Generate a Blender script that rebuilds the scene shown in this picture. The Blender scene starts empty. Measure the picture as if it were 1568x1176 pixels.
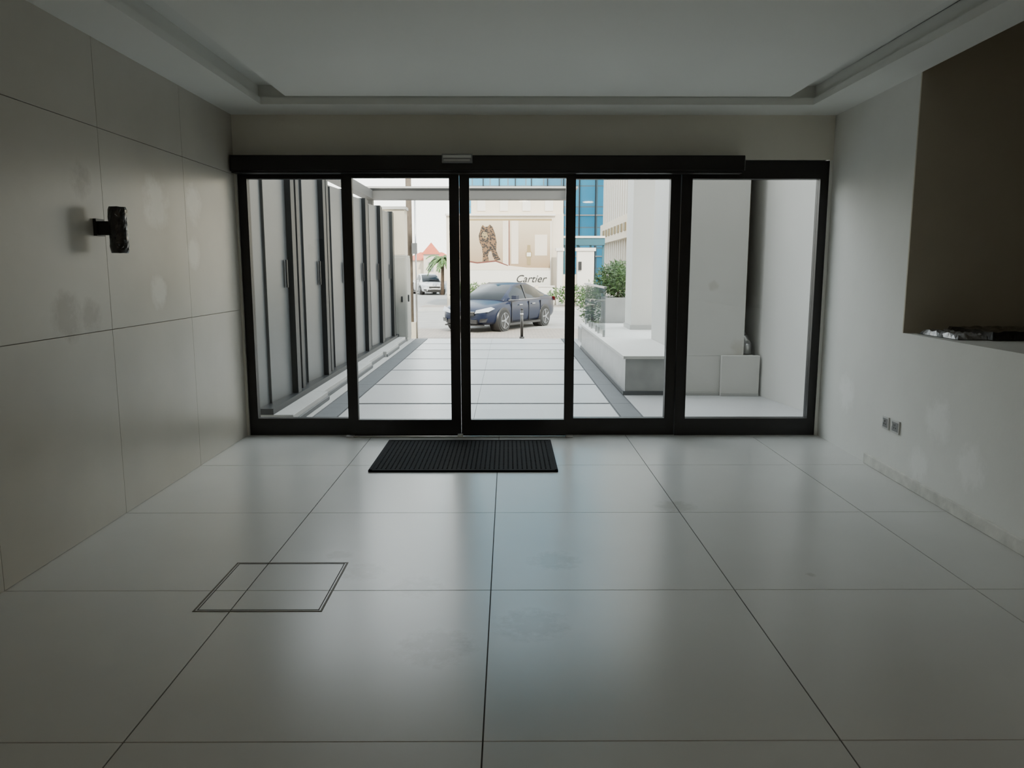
import bpy, bmesh, math, random
from mathutils import Vector, Matrix
random.seed(7)
S = bpy.context.scene

# ---------------------------------------------------------------- materials
def mat(name, col, rough=0.6, metal=0.0, var=0.0, scale=3.0, bump=0.0, bscale=60.0, spec=0.5, coat=0.0, detail=4):
    m = bpy.data.materials.new(name); m.use_nodes = True
    nt = m.node_tree; n = nt.nodes; l = nt.links
    p = n['Principled BSDF']
    p.inputs['Base Color'].default_value = (*col, 1)
    p.inputs['Roughness'].default_value = rough
    p.inputs['Metallic'].default_value = metal
    p.inputs['Specular IOR Level'].default_value = spec
    p.inputs['Coat Weight'].default_value = coat
    tc = n.new('ShaderNodeTexCoord')
    nz = n.new('ShaderNodeTexNoise'); nz.inputs['Scale'].default_value = scale; nz.inputs['Detail'].default_value = detail
    l.new(tc.outputs['Object'], nz.inputs['Vector'])
    cr = n.new('ShaderNodeValToRGB')
    cr.color_ramp.elements[0].position = 0.3; cr.color_ramp.elements[1].position = 0.7
    cr.color_ramp.elements[0].color = (*[c*(1-var) for c in col], 1)
    cr.color_ramp.elements[1].color = (*[min(1, c*(1+var)) for c in col], 1)
    l.new(nz.outputs['Fac'], cr.inputs['Fac'])
    l.new(cr.outputs['Color'], p.inputs['Base Color'])
    if bump > 0:
        nb = n.new('ShaderNodeTexNoise'); nb.inputs['Scale'].default_value = bscale; nb.inputs['Detail'].default_value = 5
        l.new(tc.outputs['Object'], nb.inputs['Vector'])
        b = n.new('ShaderNodeBump'); b.inputs['Strength'].default_value = bump; b.inputs['Distance'].default_value = 0.01
        l.new(nb.outputs['Fac'], b.inputs['Height']); l.new(b.outputs['Normal'], p.inputs['Normal'])
    return m

def add_spots(m, spots, col, amt=0.5, nscale=7.0, thr=0.5):
    """irregular stain patches at given world points (x,y,z,r)"""
    nt = m.node_tree; n = nt.nodes; l = nt.links
    p = n['Principled BSDF']
    src = p.inputs['Base Color'].links[0].from_socket
    tc = n.new('ShaderNodeTexCoord')
    nz = n.new('ShaderNodeTexNoise'); nz.inputs['Scale'].default_value = nscale; nz.inputs['Detail'].default_value = 8; nz.inputs['Roughness'].default_value = .7
    l.new(tc.outputs['Object'], nz.inputs['Vector'])
    total = None
    for (x, y, z, r) in spots:
        vd = n.new('ShaderNodeVectorMath'); vd.operation = 'DISTANCE'
        l.new(tc.outputs['Object'], vd.inputs[0]); vd.inputs[1].default_value = (x, y, z)
        mr = n.new('ShaderNodeMapRange'); mr.inputs['From Min'].default_value = r; mr.inputs['From Max'].default_value = r*0.2
        l.new(vd.outputs['Value'], mr.inputs['Value'])
        if total is None: total = mr.outputs['Result']
        else:
            mx = n.new('ShaderNodeMath'); mx.operation = 'MAXIMUM'
            l.new(total, mx.inputs[0]); l.new(mr.outputs['Result'], mx.inputs[1]); total = mx.outputs[0]
    ad = n.new('ShaderNodeMath'); ad.operation = 'MULTIPLY'
    l.new(total, ad.inputs[0]); l.new(nz.outputs['Fac'], ad.inputs[1])
    m2 = n.new('ShaderNodeMapRange'); m2.inputs['From Min'].default_value = thr*0.5; m2.inputs['From Max'].default_value = thr*0.9
    m2.inputs['To Max'].default_value = amt
    l.new(ad.outputs[0], m2.inputs['Value'])
    mix = n.new('ShaderNodeMix'); mix.data_type = 'RGBA'
    l.new(m2.outputs['Result'], mix.inputs['Factor']); l.new(src, mix.inputs['A']); mix.inputs['B'].default_value = (*col, 1)
    l.new(mix.outputs['Result'], p.inputs['Base Color'])

def glassmat(name, tint=(0.95, 0.98, 0.97), refl=0.06):
    m = bpy.data.materials.new(name); m.use_nodes = True
    nt = m.node_tree; n = nt.nodes; l = nt.links; n.clear()
    o = n.new('ShaderNodeOutputMaterial'); t = n.new('ShaderNodeBsdfTransparent'); g = n.new('ShaderNodeBsdfGlossy')
    t.inputs['Color'].default_value = (*tint, 1); g.inputs['Roughness'].default_value = 0.02
    lw = n.new('ShaderNodeLayerWeight'); lw.inputs['Blend'].default_value = 0.15
    mr = n.new('ShaderNodeMapRange'); mr.inputs['To Min'].default_value = refl*0.5; mr.inputs['To Max'].default_value = 0.6
    l.new(lw.outputs['Fresnel'], mr.inputs['Value'])
    mx = n.new('ShaderNodeMixShader')
    l.new(mr.outputs['Result'], mx.inputs['Fac']); l.new(t.outputs[0], mx.inputs[1]); l.new(g.outputs[0], mx.inputs[2])
    l.new(mx.outputs[0], o.inputs['Surface'])
    return m

def brickmat(name, c1, c2, mortar, bw, bh, ms, rough=0.8, axis='XY', offset=0.5, metal=0):
    m = mat(name, c1, rough, metal)
    nt = m.node_tree; n = nt.nodes; l = nt.links; p = n['Principled BSDF']
    tc = n.new('ShaderNodeTexCoord'); sx = n.new('ShaderNodeSeparateXYZ'); cx = n.new('ShaderNodeCombineXYZ')
    l.new(tc.outputs['Object'], sx.inputs[0])
    l.new(sx.outputs[axis[0]], cx.inputs['X']); l.new(sx.outputs[axis[1]], cx.inputs['Y'])
    b = n.new('ShaderNodeTexBrick'); b.inputs['Scale'].default_value = 1
    b.inputs['Color1'].default_value = (*c1, 1); b.inputs['Color2'].default_value = (*c2, 1); b.inputs['Mortar'].default_value = (*mortar, 1)
    b.inputs['Brick Width'].default_value = bw; b.inputs['Row Height'].default_value = bh; b.inputs['Mortar Size'].default_value = ms
    b.offset = offset
    l.new(cx.outputs[0], b.inputs['Vector']); l.new(b.outputs['Color'], p.inputs['Base Color'])
    return m

# ---------------------------------------------------------------- mesh builder
class B:
    def __init__(s): s.bm = bmesh.new(); s.mats = []
    def mi(s, m):
        if m not in s.mats: s.mats.append(m)
        return s.mats.index(m)
    def hull(s, vs, faces, m, smooth=False):
        bv = [s.bm.verts.new(v) for v in vs]; i = s.mi(m)
        for f in faces:
            fc = s.bm.faces.new([bv[k] for k in f]); fc.material_index = i; fc.smooth = smooth
        return bv
    def box(s, x0, x1, y0, y1, z0, z1, m, M=None):
        vs = [Vector((x, y, z)) for z in (z0, z1) for y in (y0, y1) for x in (x0, x1)]
        if M is not None: vs = [M @ v for v in vs]
        s.hull(vs, [(0, 2, 3, 1), (4, 5, 7, 6), (0, 1, 5, 4), (2, 6, 7, 3), (0, 4, 6, 2), (1, 3, 7, 5)], m)
    def prism(s, pts, z0, z1, m, M=None):
        k = len(pts); vs = [Vector((p[0], p[1], z0)) for p in pts] + [Vector((p[0], p[1], z1)) for p in pts]
        if M is not None: vs = [M @ v for v in vs]
        s.hull(vs, [tuple(range(k))[::-1], tuple(range(k, 2*k))] + [(i, (i+1) % k, k+(i+1) % k, k+i) for i in range(k)], m)
    def cyl(s, p0, p1, r0, m, r1=None, seg=24, smooth=True):
        p0 = Vector(p0); p1 = Vector(p1); r1 = r0 if r1 is None else r1
        d = (p1-p0).normalized(); a = d.orthogonal().normalized(); b = d.cross(a)
        ring = lambda c, r: [c + (a*math.cos(t)+b*math.sin(t))*r for t in [2*math.pi*i/seg for i in range(seg)]]
        vs = ring(p0, r0)+ring(p1, r1)
        bv = [s.bm.verts.new(v) for v in vs]; mi = s.mi(m)
        for i in range(seg):
            f = s.bm.faces.new([bv[i], bv[(i+1) % seg], bv[seg+(i+1) % seg], bv[seg+i]]); f.material_index = mi; f.smooth = smooth
        for rng in (bv[:seg][::-1], bv[seg:]):
            f = s.bm.faces.new(rng); f.material_index = mi
    def loft(s, rings, m, matfn=None, caps=True, smooth=True):
        bv = [[s.bm.verts.new(v) for v in r] for r in rings]; k = len(rings[0])
        for i in range(len(rings)-1):
            for j in range(k):
                mm = matfn(i, j) if matfn else m
                f = s.bm.faces.new([bv[i][j], bv[i][(j+1) % k], bv[i+1][(j+1) % k], bv[i+1][j]]); f.material_index = s.mi(mm); f.smooth = smooth
        if caps:
            for r in (bv[0][::-1], bv[-1]):
                f = s.bm.faces.new(r); f.material_index = s.mi(m)
    def done(s, name, bevel=0.0, parent=None, recalc=True, subsurf=0):
        if recalc: bmesh.ops.recalc_face_normals(s.bm, faces=s.bm.faces)
        me = bpy.data.meshes.new(name); s.bm.to_mesh(me); s.bm.free()
        for m in s.mats: me.materials.append(m)
        o = bpy.data.objects.new(name, me); S.collection.objects.link(o)
        if bevel > 0:
            b = o.modifiers.new('bev', 'BEVEL'); b.width = bevel; b.segments = 2; b.limit_method = 'ANGLE'
        if subsurf:
            q = o.modifiers.new('sub', 'SUBSURF'); q.levels = subsurf; q.render_levels = subsurf
        if parent: o.parent = parent
        return o

def empty(name, loc=(0, 0, 0), rz=0, sc=1):
    e = bpy.data.objects.new(name, None); S.collection.objects.link(e)
    e.location = loc; e.rotation_euler = (0, 0, rz); e.scale = (sc, sc, sc); return e

# ---------------------------------------------------------------- colours
TILE = mat('porcelain_tile', (0.62, 0.62, 0.595), 0.27, var=0.03, scale=1.3, bump=0.01, bscale=25, spec=.7)
add_spots(TILE, [(-0.92, 4.03, 0, .14), (-.75, 3.8, 0, .22), (-.45, 3.6, 0, .24), (.25, 3.95, 0, .25), (1.55, 3.75, 0, .05), (-.3, 3.0, 0, .3), (.1, 3.2, 0, .3), (1.1, 4.9, 0, .25)], (0.38, 0.35, 0.30), 0.4, 16, .5)
GROUT = mat('grout', (0.08, 0.075, 0.065), 0.9)
WTILE = mat('wall_tile', (0.56, 0.535, 0.475), 0.31, var=0.05, scale=1.8, bump=0.02, bscale=15, spec=.6)
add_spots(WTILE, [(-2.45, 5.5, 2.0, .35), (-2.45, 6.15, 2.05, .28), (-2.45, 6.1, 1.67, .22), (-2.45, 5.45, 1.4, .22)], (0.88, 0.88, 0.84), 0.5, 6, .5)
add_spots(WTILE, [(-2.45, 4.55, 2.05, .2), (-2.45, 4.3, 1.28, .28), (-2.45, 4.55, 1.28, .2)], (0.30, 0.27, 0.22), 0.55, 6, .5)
WGROUT = mat('wall_joint', (0.28, 0.24, 0.18), 0.9)
PLASTER = mat('white_plaster', (0.81, 0.81, 0.77), 0.75, var=0.03, scale=2, bump=0.07, bscale=30)
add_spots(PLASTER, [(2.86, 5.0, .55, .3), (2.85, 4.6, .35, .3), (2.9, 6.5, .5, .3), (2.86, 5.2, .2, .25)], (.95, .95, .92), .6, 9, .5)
BEIGE = mat('beige_plaster', (0.74, 0.715, 0.63), 0.75, var=0.03, scale=2, bump=0.04)
PLASTER_SHADE = mat('shaded_plaster', (0.58, 0.54, 0.44), 0.85, var=0.04, scale=2, bump=0.05)  # plaster darkened to taupe, standing in for the unlit wall face
CEIL = mat('ceiling_paint', (0.85, 0.86, 0.82), 0.8, var=0.01, scale=1)
COVE = mat('cove_paint', (0.82, 0.83, 0.79), 0.9)
BLACK = mat('black_aluminium', (0.012, 0.011, 0.011), 0.42, var=0.1, scale=8)
GLASS = glassmat('clear_glass')
SILVER = mat('satin_steel', (0.5, 0.5, 0.5), 0.35, metal=0.9)
GREYPL = mat('grey_plastic', (0.25, 0.25, 0.25), 0.4)
WHITEPL = mat('white_plastic', (0.62, 0.62, 0.60), 0.35)
RUBBER = mat('black_rubber', (0.006, 0.006, 0.007), 0.85, var=0.2, scale=30, spec=.12)
STEELD = mat('hatch_frame', (0.16, 0.14, 0.11), 0.6, metal=0.3, var=0.2, scale=20)

HC = 2.90
def xr(y): return 2.92-.032*(7.09-y)

# ---------------------------------------------------------------- floor
b = B()
b.box(-2.6, 6.0, -3.2, 7.19, -0.12, -0.004, GROUT)
xs = [-2.465, -1.275, -.085, 1.105, 2.285, 3.475, 4.665, 5.9]
ys = [-2.5, -1.29, -.08, 1.135, 2.35, 3.565, 4.775, 5.985, 7.185]
g = .0028
for i in range(len(xs)-1):
    for j in range(len(ys)-1):
        if xs[i] > 2.9: continue
        b.box(xs[i]+g, xs[i+1]-g, ys[j]+g, ys[j+1]-g, -0.01, 0.0, TILE)
b.done('floor')

# access hatch in the floor
b = B()
hx0, hx1, hy0, hy1 = -1.445, -.853, 3.33, 3.925
w = .009
for (a0, a1, c0, c1) in ((hx0, hx1, hy0, hy0+w), (hx0, hx1, hy1-w, hy1), (hx0, hx0+w, hy0+w, hy1-w), (hx1-w, hx1, hy0+w, hy1-w)):
    b.box(a0, a1, c0, c1, 0.0, 0.002, STEELD)
b.box(hx0+w, -1.275-g, hy0+w, 3.565-g, 0, .001, TILE); b.box(-1.275+g, hx1-w, hy0+w, 3.565-g, 0, .001, TILE)
b.box(hx0+w, -1.275-g, 3.565+g, hy1-w, 0, .001, TILE); b.box(-1.275+g, hx1-w, 3.565+g, hy1-w, 0, .001, TILE)
iw = .016
for (a0, a1, c0, c1) in ((hx0+iw, hx1-iw, hy0+iw, hy0+iw+.004), (hx0+iw, hx1-iw, hy1-iw-.004, hy1-iw), (hx0+iw, hx0+iw+.004, hy0+iw, hy1-iw), (hx1-iw-.004, hx1-iw, hy0+iw, hy1-iw)):
    b.box(a0, a1, c0, c1, 0.0005, 0.0022, GROUT)
b.done('floor_access_hatch')

# ---------------------------------------------------------------- walls
b = B()
b.box(-2.65, -2.462, -3.2, 7.09, 0, 3.05, WGROUT)
zs = [0.0, 1.18, 2.385, 2.97]
yy = [-3.0]+ys[1:-1]+[7.09]
for i in range(len(yy)-1):
    for j in range(3):
        b.box(-2.47, -2.45, yy[i]+.002, yy[i+1]-.002, zs[j]+.002, zs[j+1]-.002, WTILE)
b.done('wall_left')

b = B()   # wall with reception-counter opening
b.prism([(xr(5.585), 5.585), (xr(7.3), 7.3), (5.9, 7.3), (5.9, 5.585)], 0, 4.2, PLASTER)
b.prism([(xr(5.57), 5.57), (xr(5.585), 5.585), (5.9, 5.585), (5.9, 5.57)], 1.09, 4.2, PLASTER_SHADE)
b.prism([(xr(5.57), 5.57), (xr(5.585), 5.585), (5.9, 5.585), (5.9, 5.57)], 0, 1.09, PLASTER)
b.prism([(xr(-3.2), -3.2), (xr(5.57), 5.57), (4.2, 5.57), (4.2, -3.2)], 0, 1.09, PLASTER)
b.done('wall_right')
b = B()
b.box(5.9, 6.0, -3.2, 7.3, 0, 4.2, PLASTER_SHADE)
b.box(2.76, 5.9, -3.3, -3.2, 0, 4.2, PLASTER_SHADE)
b.done('wall_side_room')
b = B(); b.box(2.86, 6.0, -3.3, 7.3, 4.2, 4.35, CEIL)
b.box(2.76, 2.86, -3.3, 7.3, 3.2, 4.35, CEIL); b.done('ceiling_side_room')
b = B(); b.box(-2.65, 2.75, -3.3, -3.2, 0, 3.05, BEIGE); b.done('wall_back')
b = B()
b.box(-2.65, 2.86, 7.1, 7.3, 2.515, 3.05, BEIGE)
b.box(-2.46, 2.91, 7.09, 7.1, 2.515, 3.05, BEIGE)
b.box(-2.65, -2.435, 7.1, 7.3, 0, 2.515, BEIGE)
b.done('wall_front')
b = B(); b.box(2.887, 2.918, 7.1, 7.19, 0, 2.515, PLASTER); b.done('trim_1')

b = B()
ROUGHP = mat('rough_skirting', (0.70, 0.69, 0.64), 0.9, var=.12, scale=9, bump=.4, bscale=20)
b.prism([(xr(6.05), 6.05), (xr(6.05)-.018, 6.05), (xr(-3)-.018, -3), (xr(-3), -3)], 0, .085, ROUGHP)
b.done('baseboard_right', bevel=.006)

# ---------------------------------------------------------------- ceiling
b = B()
b.box(-2.65, 2.76, -3.3, 7.3, 3.06, 3.2, COVE)
b.box(-2.449, -2.05, -3.2, 7.09, HC, HC+.055, CEIL)
b.box(-2.449, -2.08, -3.2, 7.09, HC+.055, 3.06, COVE)
b.box(-2.05, 2.54, 6.656, 7.09, HC, HC+.055, CEIL)
b.box(-2.08, 2.57, 6.70, 7.09, HC+.055, 3.06, COVE)
b.prism([(2.54, -3.2), (xr(-3.2), -3.2), (xr(7.09), 7.09), (2.54, 7.09)], HC, HC+.055, CEIL)
b.prism([(2.57, -3.2), (xr(-3.2)-.05, -3.2), (xr(7.09)-.05, 7.09), (2.57, 7.09)], HC+.055, 3.06, COVE)
b.prism([(xr(-3.2)-.05, -3.2), (xr(-3.2), -3.2), (xr(5.57), 5.57), (xr(5.57)-.05, 5.57)], HC+.055, 3.2, CEIL)
b.box(-2.05, 2.54, -3.2, -2.3, HC, HC+.055, CEIL)
b.box(-1.765, 2.245, -2.0, 6.375, HC+.006, 3.06, CEIL)
b.done('ceiling')

# ---------------------------------------------------------------- glazing
def framed(name, x0, x1, gx0, gx1, y0, y1, z0, z1, gz0, gz1):
    b = B()
    b.box(x0, gx0, y0, y1, z0, z1, BLACK); b.box(gx1, x1, y0, y1, z0, z1, BLACK)
    b.box(gx0, gx1, y0, y1, z0, gz0, BLACK); b.box(gx0, gx1, y0, y1, gz1, z1, BLACK)
    ym = (y0+y1)/2
    b.box(gx0, gx1, ym-.004, ym+.004, gz0, gz1, GLASS)
    for yb in (y0-.004, y1-.004):
        b.box(gx0-.012, gx0, yb, yb+.008, gz0-.012, gz1+.012, BLACK); b.box(gx1, gx1+.012, yb, yb+.008, gz0-.012, gz1+.012, BLACK)
        b.box(gx0, gx1, yb, yb+.008, gz0-.012, gz0, BLACK); b.box(gx0, gx1, yb, yb+.008, gz1, gz1+.012, BLACK)
    return b.done(name)
GZ0, GZ1 = .16, 2.352
framed('window_1', -2.43, -1.455, -2.35, -1.487, 7.12, 7.19, 0, 2.51, GZ0, GZ1)
framed('door_1', -1.487, -.439, -1.393, -.527, 7.045, 7.095, 0.008, 2.384, GZ0, GZ1)
framed('door_2', -.435, .607, -.347, .52, 7.045, 7.095, 0.008, 2.384, GZ0, GZ1)
framed('window_2', .575, 1.56, .607, 1.47, 7.12, 7.19, 0, 2.51, GZ0, GZ1)
framed('window_3', 1.565, 2.885, 1.66, 2.81, 7.10, 7.19, 0, 2.51, GZ0, GZ1)
b = B(); b.box(-1.455, .575, 7.12, 7.19, 2.386, 2.51, BLACK); b.done('trim_2')
b = B()
b.box(-2.435, 2.08, 6.95, 7.088, 2.40, 2.535, BLACK)
b.box(-2.43, 2.075, 6.944, 6.95, 2.41, 2.525, BLACK)
b.box(-2.43, 2.07, 6.97, 7.08, 2.386, 2.40, BLACK)
b.box(2.08, 2.086, 6.96, 7.08, 2.405, 2.53, SILVER)
b.done('sliding_door_operator', bevel=.003)
b = B()
b.box(-.575, -.31, 6.905, 6.944, 2.465, 2.54, GREYPL); b.box(-.565, -.32, 6.90, 6.905, 2.505, 2.53, WHITEPL)
b.box(-.56, -.33, 6.902, 6.905, 2.478, 2.496, SILVER)
b.done('motion_sensor', bevel=.006)
b = B()
for x in (-1.47, .57): b.box(x-.035, x+.035, 7.0, 7.044, 0, .02, SILVER)
b.box(-.47, -.42, 7.0, 7.044, 0, .03, WHITEPL); b.box(-1.49, .6, 7.03, 7.044, 0, .006, SILVER)
b.done('door_floor_guide', bevel=.003)

# door mat: open lattice
b = B()
mx0, mx1, my0, my1 = -1.08, .385, 5.77, 6.84
for (a0, a1, c0, c1) in ((mx0, mx1, my0, my0+.025), (mx0, mx1, my1-.025, my1), (mx0, mx0+.025, my0, my1), (mx1-.025, mx1, my0, my1)):
    b.box(a0, a1, c0, c1, 0, .016, RUBBER)
nx, ny = 40, 27
for i in range(1, nx):
    x = mx0+(mx1-mx0)*i/nx; b.box(x-.012, x+.012, my0+.02, my1-.02, .001, .013, RUBBER)
for j in range(1, ny):
    y = my0+(my1-my0)*j/ny; b.box(mx0+.02, mx1-.02, y-.010, y+.010, .001, .0125, RUBBER)
b.done('door_mat')

# wall sconce wrapped in plastic film
WRAP = mat('wrapped_plastic', (0.015, 0.015, 0.017), 0.22, var=0.5, scale=35, bump=0.5, bscale=45, coat=.5)
FILM = mat('film_edges', (0.35, 0.36, 0.38), 0.2, var=0.3, scale=30, bump=.5)
b = B()
cx, cy, cz = -2.325, 4.69, 1.78
b.box(-2.449, -2.43, cy-.05, cy+.05, cz-.035, cz+.065, BLACK)
b.box(-2.432, cx-.03, cy-.035, cy+.035, cz-.03, cz+.05, BLACK)
rings = []
for i in range(15):
    z = cz-.135+.27*i/14; r0 = .052 if 0 < i < 14 else .046
    rings.append([Vector((cx+(r0+random.uniform(-.0015, .003))*math.cos(t), cy+(r0+random.uniform(-.0015, .003))*math.sin(t), z+random.uniform(-.002, .002))) for t in [2*math.pi*k/22 for k in range(22)]])
b.loft(rings, WRAP, smooth=False)
for k in range(8):
    t = random.uniform(-2.6, .6); z = cz+random.uniform(-.12, .1); r = .056
    p = Vector((cx+r*math.cos(t), cy+r*math.sin(t), z)); q = Vector((cx+r*math.cos(t+.25), cy+r*math.sin(t+.25), z+random.uniform(-.02, .03)))
    b.hull([p, q, q+Vector((0, 0, .006)), p+Vector((0.002, 0, .003))], [(0, 1, 2, 3)], FILM)
b.done('wall_sconce', recalc=False)

# sockets
def outlet(y0, y1):
    b = B(); ym = (y0+y1)/2; x = xr(ym)-.001
    M = Matrix.Translation((x, ym, .395)) @ Matrix.Rotation(math.atan(-.032), 4, 'Z')
    h = (y1-y0)/2
    b.box(-.010, 0, -h, h, -.048, .048, WHITEPL, M)
    b.box(-.0115, -.010, -h+.012, h-.012, -.034, .034, GREYPL, M)
    for dy in (-.014, .014): b.box(-.013, -.0115, dy-.004, dy+.004, -.014, -.004, BLACK, M)
    b.box(-.013, -.0115, -.004, .004, .008, .02, BLACK, M)
    b.box(-.015, -.0115, h-.03, h-.018, .0, .02, WHITEPL, M)
    b.done('power_outlet', bevel=.002)
outlet(5.675, 5.775); outlet(5.505, 5.625)

# stuff on the counter
b = B()
PW = mat('crinkled_film', (0.34, 0.35, 0.37), 0.15, var=0.6, scale=18, bump=1.0, bscale=30, coat=.5)
def crumple(x0, x1, y0, y1, z0, z1, m, nx=16, ny=12, amp=.01):
    vs = []
    for j in range(ny+1):
        for i in range(nx+1):
            e = min(i, nx-i, j, ny-j) == 0
            vs.append((x0+(x1-x0)*i/nx+random.uniform(-.006, .006), y0+(y1-y0)*j/ny+random.uniform(-.006, .006), (z0+.003 if e else z1+random.uniform(-amp, amp))))
    fs = [(j*(nx+1)+i, j*(nx+1)+i+1, (j+1)*(nx+1)+i+1, (j+1)*(nx+1)+i) for j in range(ny) for i in range(nx)]
    b.hull(vs, fs, m)
crumple(2.93, 3.22, 4.98, 5.5, 1.092, 1.122, PW)
crumple(3.12, 3.95, 4.93, 5.53, 1.092, 1.145, WRAP, 24, 12, .006)
b.box(3.15, 3.9, 4.96, 5.5, 1.091, 1.13, BLACK)
b.done('plastic_wrapped_panel', recalc=False)

# unseen fill lights added behind the camera, modelled as ceiling downlights
EM = bpy.data.materials.new('fill_diffuser'); EM.use_nodes = True
EM.node_tree.nodes['Principled BSDF'].inputs['Emission Color'].default_value = (1, .88, .72, 1)
EM.node_tree.nodes['Principled BSDF'].inputs['Emission Strength'].default_value = 3
for (x, y, en) in ((-1.0, -1.4, 4), (.3, -1.4, 4), (1.6, -1.4, 9)):
    b = B(); b.cyl((x, y, HC-.012), (x, y, HC+.006), .10, WHITEPL); b.cyl((x, y, HC-.014), (x, y, HC-.012), .08, EM)
    b.done('fill_downlight')
    ld = bpy.data.lights.new('fill_light', 'AREA'); ld.shape = 'DISK'; ld.size = .2; ld.energy = en; ld.color = (1, .84, .65)
    lo = bpy.data.objects.new('fill_light', ld); lo.location = (x, y, HC-.03); S.collection.objects.link(lo)

# ================================================================ EXTERIOR
XT = mat('paving_tile', (0.45, 0.45, 0.45), 0.35, var=0.06, scale=1.2)
XS = mat('paving_strip', (0.04, 0.04, 0.045), 0.7)
XB = mat('border_stone', (0.09, 0.095, 0.10), 0.6, var=0.1, scale=6)
WW = mat('exterior_white_render', (0.58, 0.57, 0.54), 0.8, var=0.03, scale=1.5, bump=.05)
add_spots(WW, [(2.5, 9.42, 1.35, .12), (2.85, 9.42, .6, .2)], (.42, .39, .33), .5, 8, .5)
WG = mat('exterior_grey_render', (0.40, 0.395, 0.38), 0.8, var=0.05, scale=2, bump=.05)
DG = mat('recess_render', (0.26, 0.225, 0.17), 0.9)
MARB = mat('platform_stone', (0.36, 0.36, 0.35), 0.35, var=0.12, scale=4, detail=8)
ASPH = mat('asphalt', (0.24, 0.235, 0.225), 0.9, var=0.12, scale=2)
PAV = brickmat('brick_pavers', (0.26, 0.225, 0.19), (0.20, 0.17, 0.145), (0.12, 0.11, 0.10), .2, .1, .008)

b = B()
b.box(-3.2, 3.6, 7.2, 17.33, -.2, -.006, XS)
yl = [7.2, 8.83, 10.33, 11.83, 13.35, 14.85, 16.1, 17.33]
for i in range(len(yl)-1):
    for (x0, x1) in ((-1.8, -.362), (-.358, 1.18)):
        b.box(x0, x1, yl[i]+.035, yl[i+1]-.035, -.05, 0, XT)
    b.box(-2.06, -1.82, yl[i]+.004, yl[i+1]-.004, -.05, 0.0, XB)
    b.box(1.2, 1.42, yl[i]+.004, yl[i+1]-.004, -.05, 0.0, XB)
b.box(-3.2, -2.08, 7.2, 17.3, -.05, 0.0, WG)
b.box(1.44, 3.6, 7.2, 17.3, -.05, 0.0, XT)
b.done('entrance_path')

b = B()
b.hull([(-30, 17.34, -.005), (30, 17.34, -.005), (30, 20.6, -.3), (-30, 20.6, -.3)], [(0, 1, 2, 3)], PAV)
b.hull([(-30, 20.6, -.3), (30, 20.6, -.3), (30, 24.2, -.3), (-30, 24.2, -.3)], [(0, 1, 2, 3)], PAV)
b.done('sidewalk')
b = B(); b.box(-150, 150, 17.34, 420, -.6, -.305, ASPH); b.done('ground')
b = B(); b.box(-4, 60, 34.5, 37.0, -.305, -.16, PAV); b.box(-4, 60, 34.35, 34.5, -.305, -.15, WG); b.done('far_sidewalk')

# unseen upper facade of our own building, height set to shade the path
b = B(); b.box(-14, 14, 7.3, 7.6, 3.2, 10.2, WG); b.box(-14, -2.65, 7.3, 7.6, .001, 3.2, WG); b.box(4.25, 14, 7.3, 7.6, .001, 3.2, WG)
b.box(-2.65, 4.25, 7.3, 7.6, 2.75, 3.2, WG)
b.done('wall_facade')

# fence
FP = mat('fence_panel_metal', (0.13, 0.137, 0.143), 0.36, metal=.4, var=0.06, scale=1.5)
FP2 = mat('fence_return_metal', (0.07, 0.075, 0.08), 0.4, metal=.3, var=0.06, scale=1.5)
FD = mat('fence_dark_metal', (0.02, 0.023, 0.026), 0.45, metal=.3)
b = B()
y = 7.62
while y < 16.0:
    b.prism([(-2.52, y), (-2.44, y+1.0), (-2.47, y+1.02), (-2.55, y)], .12, 2.7, FP)
    b.box(-2.5, -2.38, y+1.02, y+1.16, .12, 2.72, FD)
    b.box(-2.62, -2.55, y+1.16, y+1.38, .12, 2.70, FP2)
    b.box(-2.58, -2.42, y+1.38, y+1.5, .12, 2.72, FD)
    b.box(-2.53, -2.36, y, y+1.5, .10, .16, FD)
    b.box(-2.43, -2.415, y+.89, y+.93, 1.35, 1.65, FD)
    b.box(-2.51, -2.47, y+.33, y+.345, .16, 2.68, FP2)
    y += 1.5
b.done('metal_fence')
b = B()
y = 7.62; k = 0
while y < 16.2:
    off = 0.0 if k % 2 else .06
    b.box(-2.75, -2.22+off, y, y+1.5, 0, .10, WG); b.box(-2.22+off, -2.2+off, y, y+1.5, 0, .05, XB); y += 1.5; k += 1
b.done('fence_curb', bevel=.008)

CREAM = mat('cream_render', (0.56, 0.50, 0.40), 0.85, var=0.04)
CAB = mat('cabinet_paint', (0.27, 0.27, 0.25), 0.5, var=.04)
b = B(); b.box(-2.75, -2.2, 16.66, 17.13, 1.85, 2.8, CREAM); b.box(-2.8, -2.17, 16.63, 17.14, 2.8, 2.86, WG); b.done('gate_wall')
b = B(); b.box(-2.75, -2.18, 16.66, 17.3, .0, 1.84, CAB); b.box(-2.19, -2.17, 16.70, 17.28, .08, 1.78, CAB)
b.box(-2.17, -2.14, 16.76, 16.80, .85, 1.0, FD); b.box(-2.52, -2.2, 16.645, 16.66, .08, 1.80, CAB)
b.box(-2.3, -2.26, 16.62, 16.645, .85, .97, FD); b.done('utility_cabinet', bevel=.006)
b = B()
PB = mat('portal_metal', (0.09, 0.09, 0.09), 0.5, metal=.3)
b.box(-3.1, 1.45, 16.95, 17.33, 3.04, 3.26, PB); b.box(-3.1, -2.95, 17.15, 17.33, 0, 3.04, PB); b.box(1.33, 1.45, 17.15, 17.33, 0, 3.04, PB)
b.box(-3.1, -2.9, 12, 16.95, 3.04, 3.22, PB)
b.box(-3.15, 1.5, 16.9, 17.38, 3.26, 3.30, WG)
b.done('gate_portal')
b = B()
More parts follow.
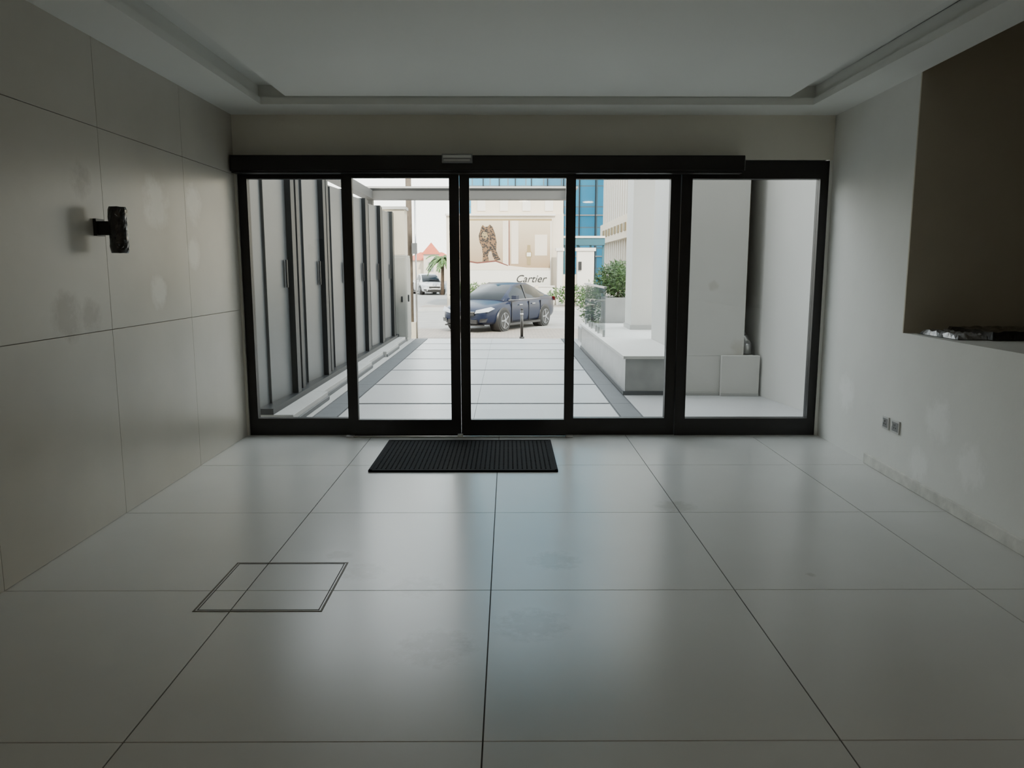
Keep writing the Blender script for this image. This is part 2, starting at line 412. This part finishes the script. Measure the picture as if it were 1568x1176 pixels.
WOODP = mat('pole_paint', (0.14, 0.11, 0.085), 0.8, var=.2, scale=8)
b.cyl((-2.32, 18.4, -.1), (-2.32, 18.4, 7.5), .075, WOODP, .06); b.box(-2.47, -2.19, 18.2, 18.36, -.08, .3, CREAM)
b.cyl((-2.17, 18.35, -.1), (-2.17, 18.35, 3.2), .02, SILVER); b.box(-2.25, -2.13, 18.25, 18.33, 1.9, 2.15, GREYPL)
b.done('utility_pole')
b = B(); b.cyl((.33, 18.5, -.11), (.33, 18.5, .58), .035, BLACK); b.cyl((.33, 18.5, .58), (.33, 18.5, .63), .035, BLACK, .012)
b.cyl((.33, 18.5, -.12), (.33, 18.5, -.06), .06, BLACK); b.cyl((.33, 18.5, .46), (.33, 18.5, .5), .038, SILVER); b.done('bollard')

# right side: platform, pillars, walls
b = B()
b.box(1.45, 2.19, 9.44, 15.2, 0, .455, MARB); b.box(1.42, 2.19, 9.40, 15.2, .455, .49, WW)
b.box(1.44, 2.19, 9.42, 9.44, 0, .05, XB); b.box(2.19, 3.05, 9.42, 10.05, 0.0, .49, WW); b.box(2.19, 3.05, 10.05, 15.2, 0.0, .489, WW)
b.box(1.43, 1.45, 9.44, 15.2, 0, .05, XB)
b.done('raised_platform')
b = B(); b.box(2.2, 2.9, 9.42, 11.8, .492, 6, WW); b.done('wall_pier')
b = B(); b.box(2.17, 2.72, 13.6, 14.3, .49, 6, WW); b.box(2.15, 2.74, 13.58, 14.32, .49, .57, MARB); b.done('column')
b = B(); b.prism([(2.62, 9.36), (3.08, 9.33), (3.08, 9.415), (2.62, 9.415)], 0, .5, WW); b.prism([(2.21, 9.40), (2.62, 9.40), (2.62, 9.415), (2.21, 9.415)], 0, .04, WG); b.prism([(2.62, 9.35), (3.08, 9.32), (3.08, 9.33), (2.62, 9.36)], 0, .04, WG)
b.done('low_wall_block', bevel=.01)
b = B(); b.box(2.92, 3.1, 10.1, 10.3, .49, 6, DG); b.prism([(3.10, 9.4), (3.10, 10.4), (4.2, 10.4), (4.2, 7.62), (3.36, 7.62)], 0.001, 6, WW)
b.done('wall_courtyard')
b = B(); b.cyl((2.99, 9.85, .75), (2.99, 9.85, 5.9), .05, DG); b.cyl((2.99, 9.6, .62), (2.99, 9.85, .75), .052, SILVER); b.cyl((2.99, 9.6, .50), (2.99, 9.6, .63), .06, SILVER); b.done('drain_pipe')
b = B()
for i in range(3):
    y0 = 12.0+i*1.05
    b.box(1.50, 1.515, y0, y0+1.0, .52, 1.25, GLASS); b.box(1.49, 1.525, y0+.1, y0+.16, .49, .6, SILVER); b.box(1.49, 1.525, y0+.8, y0+.86, .49, .6, SILVER)
b.box(1.49, 1.53, 12.0, 15.1, 1.25, 1.28, SILVER)
b.done('glass_balustrade')

# plants
LEAF = mat('leaf_green', (0.045, 0.10, 0.022), 0.6, var=.5, scale=6)
LEAF2 = mat('leaf_light', (0.085, 0.15, 0.04), 0.6, var=.4, scale=6)
BARK = mat('bark', (0.09, 0.06, 0.04), .9, var=.3, scale=15)
def foliage(b, c, r, n, s=.06):
    for _ in range(n):
        while True:
            v = Vector((random.uniform(-1, 1), random.uniform(-1, 1), random.uniform(-1, 1)))
            if .25 < v.length < 1: break
        p = Vector(c)+Vector((v.x*r[0], v.y*r[1], v.z*r[2]))
        a = Vector((random.uniform(-1, 1), random.uniform(-1, 1), random.uniform(-.3, 1))).normalized(); d = a.orthogonal().normalized()
        q = s*random.uniform(.7, 1.4)
        b.hull([p-d*q*.3, p+a*q*.5-d*q*.1, p+a*q*1.3, p+a*q*.5+d*q*.35], [(0, 1, 2, 3)], random.choice((LEAF, LEAF, LEAF2)))
def planter_shrub(x, y, z, w, d, h, fh):
    b = B(); PL = MARB
    b.box(x-w/2, x+w/2, y-d/2, y-d/2+.06, z, z+h, PL); b.box(x-w/2, x+w/2, y+d/2-.06, y+d/2, z, z+h, PL)
    b.box(x-w/2, x-w/2+.06, y-d/2+.06, y+d/2-.06, z, z+h, PL); b.box(x+w/2-.06, x+w/2, y-d/2+.06, y+d/2-.06, z, z+h, PL)
    b.box(x-w/2+.06, x+w/2-.06, y-d/2+.06, y+d/2-.06, z, z+h-.06, BARK)
    for k in range(6):
        px = x+random.uniform(-.25, .25)*w; b.cyl((px, y, z+h-.07), (px+random.uniform(-.1, .1), y+random.uniform(-.1, .1), z+h+fh*.7), .012, BARK, seg=6)
    foliage(b, (x-.05, y, z+h+fh*.5), (w*.64, d*.7, fh*.55), 1900, .075)
    b.done('potted_shrub', recalc=False)
planter_shrub(2.3, 15.7, .487, .75, .6, .5, .68)
b = B(); foliage(b, (1.82, 16.7, .80), (.3, .35, .5), 900, .06); b.cyl((1.82, 16.7, .25), (1.82, 16.7, .9), .03, BARK, seg=8); b.box(1.55, 2.1, 16.35, 17.05, 0, .3, MARB); b.done('potted_bush', recalc=False)
b = B(); b.box(1.9, 3.6, 15.21, 16.1, 0, .485, MARB); b.done('planter_base')

# ---------------------------------------------------------------- cars
TYRE = mat('tyre', (0.012, 0.012, 0.012), .8); RIM = mat('rim', (0.30, 0.31, 0.33), .35, metal=.9)
CG = mat('car_glass', (0.012, 0.015, 0.018), .08, spec=.2); LAMP = mat('headlamp', (0.35, 0.37, 0.40), .15)
PLATE = mat('number_plate', (.45, .45, .43), .5)
REDL = mat('tail_lamp', (.3, .01, .01), .2, coat=1)
def car(loc, rz, col, sc=1, tall=0.0):
    e = empty('car', loc, rz, sc)
    P = mat('car_paint', col, .28, metal=0, spec=.22, coat=.08)
    st = [(-2.31, .60, .42, .80, .86), (-2.25, .78, .32, .86, .98), (-2.0, .86, .24, .90, 1.05), (-1.5, .895, .20, .90, 1.03), (-.8, .905, .18, .88, .99), (0, .905, .18, .87, .95),
          (.8, .90, .18, .85, .94), (1.2, .895, .18, .83, .93), (1.7, .875, .19, .76, .86), (2.05, .82, .20, .68, .76), (2.22, .72, .22, .60, .67), (2.31, .52, .28, .50, .56)]
    rings = []
    for (x, w, zb, zs, zt) in st:
        h = [(0, zb), (w*.9, zb), (w*.985, zb+.1), (w, (zb+zs)/2+.04), (w*.985, zs), (w*.9, zs+(zt-zs)*.55), (w*.55, zt), (0, zt+.01)]
        ring = [Vector((x, a, z)) for a, z in h]+[Vector((x, -a, z)) for a, z in h[-2:0:-1]]
        rings.append(ring)
    b = B(); b.loft(rings, P); b.done('body', parent=e, subsurf=1)
    t = tall
    gs = [(1.22, .76, .90, .72, .92), (.8, .79, .90, .67, 1.14+t*.6), (.38, .81, .90, .61, 1.35+t), (-.1, .81, .90, .60, 1.42+t), (-.6, .81, .90, .60, 1.41+t), (-1.1, .80, .92, .59, 1.29+t), (-1.5, .76, .96, .60, 1.15+t*.8), (-1.9, .68, 1.0, .62, 1.03)]
    rings = []
    for (x, wb, zb, wt, zt) in gs:
        h = [(0, zb-.05), (wb, zb-.03), (wb, zb), (wt+.02, zt-.06 if zt > 1.0 else zt-.01), (wt-.06, zt), (0, zt+.02)]
        rings.append([Vector((x, a, z)) for a, z in h]+[Vector((x, -a, z)) for a, z in h[-2:0:-1]])
    def mf(i, j):
        if j in (2, 7): return CG if 1 <= i <= 5 else P
        if j in (4, 5): return CG if (i <= 1 or i >= 5) else P
        return P
    b = B(); b.loft(rings, P, mf); b.done('cabin', parent=e)
    b = B()
    for sy in (1, -1):
        b.hull([(-.12, sy*.815, .92), (-.2, sy*.815, .92), (-.2, sy*.63, 1.385+t), (-.12, sy*.63, 1.385+t)], [(0, 1, 2, 3)], BLACK)
        b.box(.72, .9, min(sy*.86, sy*1.02), max(sy*.86, sy*1.02), .93, 1.05, P)
        b.box(-.55, -.36, min(sy*.9, sy*.925), max(sy*.9, sy*.925), .76, .785, SILVER); b.box(.3, .49, min(sy*.9, sy*.925), max(sy*.9, sy*.925), .75, .775, SILVER)
        b.box(-1.0, 1.1, min(sy*.86, sy*.915), max(sy*.86, sy*.915), .16, .23, BLACK)
        b.box(-1.4, 1.0, min(sy*.8, sy*.825), max(sy*.8, sy*.825), .905, .925, SILVER)
        for xx in (.95, -.16, -.98): b.box(xx-.006, xx+.006, min(sy*.88, sy*.912), max(sy*.88, sy*.912), .26, .86, BLACK)
        b.hull([(2.33, sy*.42, .56), (2.17, sy*.80, .61), (1.95, sy*.89, .70), (2.05, sy*.82, .75), (2.29, sy*.45, .655)], [(0, 1, 2, 3, 4)], LAMP)
        b.hull([(2.30, sy*.56, .30), (2.22, sy*.75, .31), (2.18, sy*.79, .42), (2.29, sy*.58, .40)], [(0, 1, 2, 3)], BLACK)
        b.hull([(-2.32, sy*.35, .80), (-2.28, sy*.78, .80), (-2.1, sy*.875, .86), (-2.16, sy*.83, .94), (-2.31, sy*.4, .93)], [(0, 1, 2, 3, 4)], REDL)
    b.box(2.24, 2.345, -.40, .40, .50, .60, BLACK); b.box(2.32, 2.35, -.42, .42, .598, .612, SILVER); b.box(2.26, 2.345, -.5, .5, .26, .38, BLACK)
    b.box(2.34, 2.352, -.24, .24, .40, .49, PLATE); b.box(-2.33, -2.31, -.25, .25, .6, .71, PLATE)
    b.box(2.10, 2.33, -.62, .62, .19, .23, BLACK)
    b.done('trim_parts', parent=e, recalc=False)
    b = B()
    for x in (1.42, -1.28):
        for sy in (1, -1):
            b.cyl((x, sy*.6, .335), (x, sy*.912, .335), .375, BLACK, seg=32); b.cyl((x, sy*.7, .32), (x, sy*.93, .32), .325, TYRE, seg=32)
            b.cyl((x, sy*.92, .32), (x, sy*.934, .32), .235, BLACK, seg=28)
            for k in range(5):
                a = 2*math.pi*k/5+.3
                M = Matrix.Translation((x, sy*.94, .32)) @ Matrix.Rotation(a, 4, 'Y')
                b.box(-.022, .022, -.008, .008, 0, .235, RIM, M)
            b.cyl((x, sy*.93, .32), (x, sy*.952, .32), .05, RIM, seg=16)
            for k in range(28):
                M = Matrix.Translation((x, sy*.937, .32)) @ Matrix.Rotation(2*math.pi*k/28, 4, 'Y'); b.box(-.028, .028, -.006, .006, .226, .24, RIM, M)
    b.done('wheels', parent=e)
car((-.204, 24.75, -.3), math.atan2(-.87, -.49), (0.007, 0.011, 0.028))
car((-6.0, 58, -.3), math.radians(-72), (.5, .51, .52), 1.0, .08)

# ---------------------------------------------------------------- far buildings
CR = mat('cream_facade', (0.62, 0.54, 0.43), .85, var=.03)
WF = mat('white_facade', (0.64, 0.60, 0.54), .8)
b = B()
b.box(-3.0, 2.7, 38.1, 44, -.3, 4.2, CR); b.box(-1.8, 2.7, 38.4, 44, 4.2, 5.15, CR); b.box(-1.85, 2.75, 38.3, 44, 5.15, 5.3, WF)
b.box(-3.05, 2.3, 38.0, 38.1, 4.1, 4.2, WF)
for i in range(4): b.box(-1.5+i*1.1, -1.1+i*1.1, 38.37, 38.4, 4.35, 4.9, WF)
b.done('cream_building')

def postmat(name, c0, c1, z0, z1):
    m = mat(name, c0, .5); nt = m.node_tree; n = nt.nodes; l = nt.links; p = n['Principled BSDF']
    tc = n.new('ShaderNodeTexCoord'); sx = n.new('ShaderNodeSeparateXYZ'); l.new(tc.outputs['Object'], sx.inputs[0])
    mr = n.new('ShaderNodeMapRange'); mr.inputs['From Min'].default_value = z0; mr.inputs['From Max'].default_value = z1; l.new(sx.outputs['Z'], mr.inputs['Value'])
    mx = n.new('ShaderNodeMix'); mx.data_type = 'RGBA'; mx.inputs['A'].default_value = (*c0, 1); mx.inputs['B'].default_value = (*c1, 1)
    l.new(mr.outputs['Result'], mx.inputs['Factor']); l.new(mx.outputs['Result'], p.inputs['Base Color']); return m
POST = postmat('poster_backdrop', (.30, .20, .11), (.50, .41, .29), 1.6, 3.8)
POSTW = mat('poster_white', (.62, .59, .53), .5); PRED = mat('poster_red', (.12, .03, .02), .5); PGOLD = mat('poster_gold', (.26, .19, .09), .4); PPALE = mat('poster_pale', (.60, .52, .42), .5)
LEO = mat('leopard_coat', (.2, .1, .04), .7); nt = LEO.node_tree; n = nt.nodes; l = nt.links
vo = n.new('ShaderNodeTexVoronoi'); vo.inputs['Scale'].default_value = 12; tc = n.new('ShaderNodeTexCoord'); l.new(tc.outputs['Object'], vo.inputs['Vector'])
cr = n.new('ShaderNodeValToRGB'); cr.color_ramp.elements[0].position = .46; cr.color_ramp.elements[1].position = .6
cr.color_ramp.elements[0].color = (.010, .007, .005, 1); cr.color_ramp.elements[1].color = (.15, .08, .035, 1)
l.new(vo.outputs['Distance'], cr.inputs['Fac']); l.new(cr.outputs['Color'], n['Principled BSDF'].inputs['Base Color'])
bb = empty('billboard')
b = B()
b.box(-2.5, 2.1, 37.94, 38.0, .62, 3.92, WF); b.box(-2.45, 2.05, 37.92, 37.94, 1.5, 3.86, POST); b.box(-2.45, 2.05, 37.92, 37.94, .66, 1.5, POSTW)
def flat(pts, y, m): b.hull([(x, y, z) for x, z in pts], [tuple(range(len(pts)))], m)
flat([(-.25, 1.7), (.02, 1.7), (.02, 3.86), (-.25, 3.86)], 37.915, PPALE); flat([(.15, 1.8), (.5, 1.8), (.5, 3.86), (.15, 3.86)], 37.914, PPALE)
flat([(.03, 1.7), (.07, 1.7), (.07, 3.86), (.03, 3.86)], 37.913, PRED)
flat([(1.3, 2.2), (1.9, 2.2), (1.9, 3.2), (1.3, 3.2)], 37.915, PPALE)
flat([(-2.3, 2.0), (-1.5, 1.86), (-.6, 1.95), (.0, 1.72), (.9, 1.62), (2.05, 1.6), (2.05, 1.5), (-2.45, 1.5), (-2.45, 2.0)], 37.912, PPALE)
flat([(-2.3, 2.02), (-1.5, 1.88), (-.6, 1.97), (.0, 1.74), (.0, 1.69), (-.6, 1.90), (-1.5, 1.81), (-2.3, 1.95)], 37.911, PRED)
leo = [(-1.34, 3.40), (-1.30, 3.55), (-1.22, 3.66), (-1.12, 3.56), (-.98, 3.58), (-.88, 3.68), (-.74, 3.55), (-.62, 3.2), (-.55, 2.8), (-.58, 2.45), (-.46, 2.15), (-.36, 2.0), (-.62, 1.96), (-.74, 2.15), (-.80, 2.4), (-.90, 2.42), (-.98, 2.2), (-.93, 1.95), (-1.24, 1.92), (-1.22, 2.25), (-1.26, 2.6), (-1.38, 2.85), (-1.42, 3.15)]
flat(leo, 37.908, LEO)
flat([(-1.28, 3.2), (-1.2, 3.05), (-1.08, 3.0), (-.98, 3.1), (-1.02, 3.3), (-1.2, 3.34)], 37.906, PGOLD)
flat([(-1.2, 3.12), (-1.13, 3.04), (-1.06, 3.12)], 37.905, BLACK)
flat([(-1.22, 3.25), (-1.17, 3.22), (-1.16, 3.27)], 37.905, BLACK); flat([(-1.08, 3.22), (-1.03, 3.25), (-1.08, 3.27)], 37.905, BLACK)
flat([(.92, 1.75), (1.1, 1.75), (1.1, 2.1), (1.16, 2.15), (1.16, 2.35), (1.1, 2.4), (1.08, 2.7), (.94, 2.7), (.92, 2.4), (.86, 2.35), (.86, 2.15), (.92, 2.1)], 37.91, PGOLD)
flat([(.91, 2.16), (1.11, 2.16), (1.11, 2.34), (.91, 2.34)], 37.907, POSTW)
b.box(-2.52, 2.12, 37.93, 38.0, 3.86, 3.95, PGOLD)
b.done('panel', parent=bb, recalc=False)
tcv = bpy.data.curves.new('lettering', 'FONT'); tcv.body = 'Cartier'; tcv.size = .5; tcv.shear = .35; tcv.extrude = .01
to = bpy.data.objects.new('lettering', tcv); S.collection.objects.link(to); to.location = (.35, 37.9, .92); to.rotation_euler = (math.pi/2, 0, 0); to.parent = bb; tcv.materials.append(BLACK)

b = B(); b.box(-2.9, 2.25, 37.3, 37.5, -.3, .7, WF); b.box(-2.95, 2.25, 37.27, 37.53, .7, .76, WF)
for i in range(5): b.box(-2.9+i*1.05, -2.75+i*1.05, 37.26, 37.54, -.3, .76, CR)
b.done('garden_wall')
b = B()
for (x0, x1) in ((2.35, 2.6), (3.3, 4.1)):
    b.box(x0, x1, 37.1, 37.6, -.3, 2.4, WF); b.box(x0-.07, x1+.07, 37.05, 37.67, 2.4, 2.55, WF); b.box(x0-.05, x1+.05, 37.05, 37.65, -.3, .1, WF)
b.box(2.6, 3.3, 37.2, 37.3, -.3, 1.3, CR); b.box(3.35, 3.5, 37.03, 37.1, 1.5, 1.9, BLACK)
b.done('gate_pillars')
TEAL = mat('teal_canopy', (.02, .09, .12), .4)
b = B(); b.box(2.8, 4.9, 39.5, 40.5, 2.75, 3.1, TEAL); b.box(2.8, 4.9, 39.45, 39.5, 3.1, 3.2, WF)
for i in range(4): b.box(2.85+i*.65, 2.95+i*.65, 39.7, 39.8, -.3, 2.75, TEAL)
b.done('canopy')
BG = brickmat('blue_curtain_wall', (.02, .19, .34), (.05, .28, .44), (.10, .15, .18), 1.4, 1.6, .05, .08, 'XZ', 0)
b = B(); b.box(-4.5, 9.4, 62, 75, -.3, 30, BG)
for i in range(12): b.box(-4.5+i*1.26, -4.42+i*1.26, 61.9, 62, -.3, 30, FD)
for i in range(9): b.box(-4.5, 9.4, 61.92, 62, 2.5+i*3.2, 2.6+i*3.2, GREYPL)
b.done('glass_office_building')
b = B(); b.box(7.2, 18, 40, 56, -.3, 20, CREAM)
for i in range(17):
    y0 = 40.2+i*.95; b.box(6.75, 7.2, y0, y0+.32, 4.6, 20, WF); b.box(6.85, 7.2, y0+.05, y0+.25, -.3, 3.4, WF)
b.box(6.6, 7.2, 39.8, 56, 3.3, 4.6, CR)
for i in range(10): b.box(6.54, 6.6, 41+i*1.4, 41.7+i*1.4, 3.7, 4.15, PGOLD)
b.done('finned_building')

ROOF = mat('roof_tile_red', (.42, .10, .05), .8, var=.1)
b = B(); b.box(-12.9, -10.7, 119, 121, -.3, 3.8, CREAM); b.hull([(-13.2, 118.7, 3.8), (-10.4, 118.7, 3.8), (-10.4, 121.3, 3.8), (-13.2, 121.3, 3.8), (-11.8, 120, 5.6)], [(0, 1, 4), (1, 2, 4), (2, 3, 4), (3, 0, 4), (3, 2, 1, 0)], ROOF)
b.box(-16, -8.5, 121, 128, -.3, 2.9, CR); b.box(-12.2, -11.4, 118.95, 119, 1.2, 2.6, GREYPL)
b.hull([(-16.3, 120.7, 2.9), (-8.2, 120.7, 2.9), (-8.2, 128.3, 2.9), (-16.3, 128.3, 2.9), (-14, 124.5, 4.2), (-10.5, 124.5, 4.2)], [(0, 1, 5, 4), (1, 2, 5), (2, 3, 4, 5), (3, 0, 4), (3, 2, 1, 0)], ROOF)
b.done('house')
b = B(); b.box(-60, -5.6, 140, 150, -.3, 3.0, CR); b.done('distant_building')
b = B(); px, py = -4.75, 56
b.cyl((px, py, -.3), (px+.05, py, 2.2), .14, BARK, .1, seg=12)
for k in range(34):
    a = 2*math.pi*k/34+random.uniform(-.1, .1); up = random.uniform(.1, 1.4); prev = Vector((px+.05, py, 2.2))
    d = Vector((math.cos(a), math.sin(a), 0)); pts = [prev+d*(t*1.2)+Vector((0, 0, up*t-1.2*t*t)) for t in [i/7 for i in range(8)]]
    sd = d.cross(Vector((0, 0, 1)))
    for i in range(7):
        wv = .15*math.sin(math.pi*(i+.6)/8)
        for sgn in (1, -1):
            b.hull([pts[i], pts[i+1], pts[i+1]+sd*sgn*wv-Vector((0, 0, .09)), pts[i]+sd*sgn*wv*.8-Vector((0, 0, .09))], [(0, 1, 2, 3)], random.choice((LEAF, LEAF2)))
b.done('palm_tree', recalc=False)
b = B()
for k in range(6): foliage(b, (-2.4+k*.28, 36.6, .42), (.3, .25, .48), 160, .12)
b.done('boxwood_hedge', recalc=False)
b = B(); foliage(b, (3.0, 36.2, .36), (1.2, .3, .42), 500, .14); b.done('boxwood_hedge', recalc=False)

# ---------------------------------------------------------------- world & sun
W = bpy.data.worlds.new('sky'); S.world = W; W.use_nodes = True
n = W.node_tree.nodes; l = W.node_tree.links; bg = n['Background']
tc = n.new('ShaderNodeTexCoord'); sx = n.new('ShaderNodeSeparateXYZ'); cr = n.new('ShaderNodeValToRGB')
l.new(tc.outputs['Generated'], sx.inputs[0]); l.new(sx.outputs['Z'], cr.inputs['Fac']); l.new(cr.outputs['Color'], bg.inputs['Color'])
cr.color_ramp.elements[0].position = 0; cr.color_ramp.elements[0].color = (1.0, .92, .82, 1)
cr.color_ramp.elements[1].position = .5; cr.color_ramp.elements[1].color = (.88, .92, .98, 1)
e = cr.color_ramp.elements.new(.12); e.color = (.98, .96, .93, 1)
bg.inputs['Strength'].default_value = 5.4
sl = bpy.data.lights.new('sun', 'SUN'); sl.energy = 9.0; sl.angle = math.radians(3); sl.color = (1, .91, .78)
so = bpy.data.objects.new('sun', sl); S.collection.objects.link(so); so.location = (5, -10, 30)
so.rotation_euler = Vector((-.25, .72, -.72)).to_track_quat('-Z', 'Y').to_euler()

# ---------------------------------------------------------------- camera
c = bpy.data.cameras.new('camera'); co = bpy.data.objects.new('camera', c); S.collection.objects.link(co)
c.sensor_width = 36; c.lens = 36*1178/1568; c.clip_end = 1000
co.location = (0, 0, 1.55); co.rotation_euler = (math.radians(90-8.5), 0, math.radians(-.29))
S.camera = co
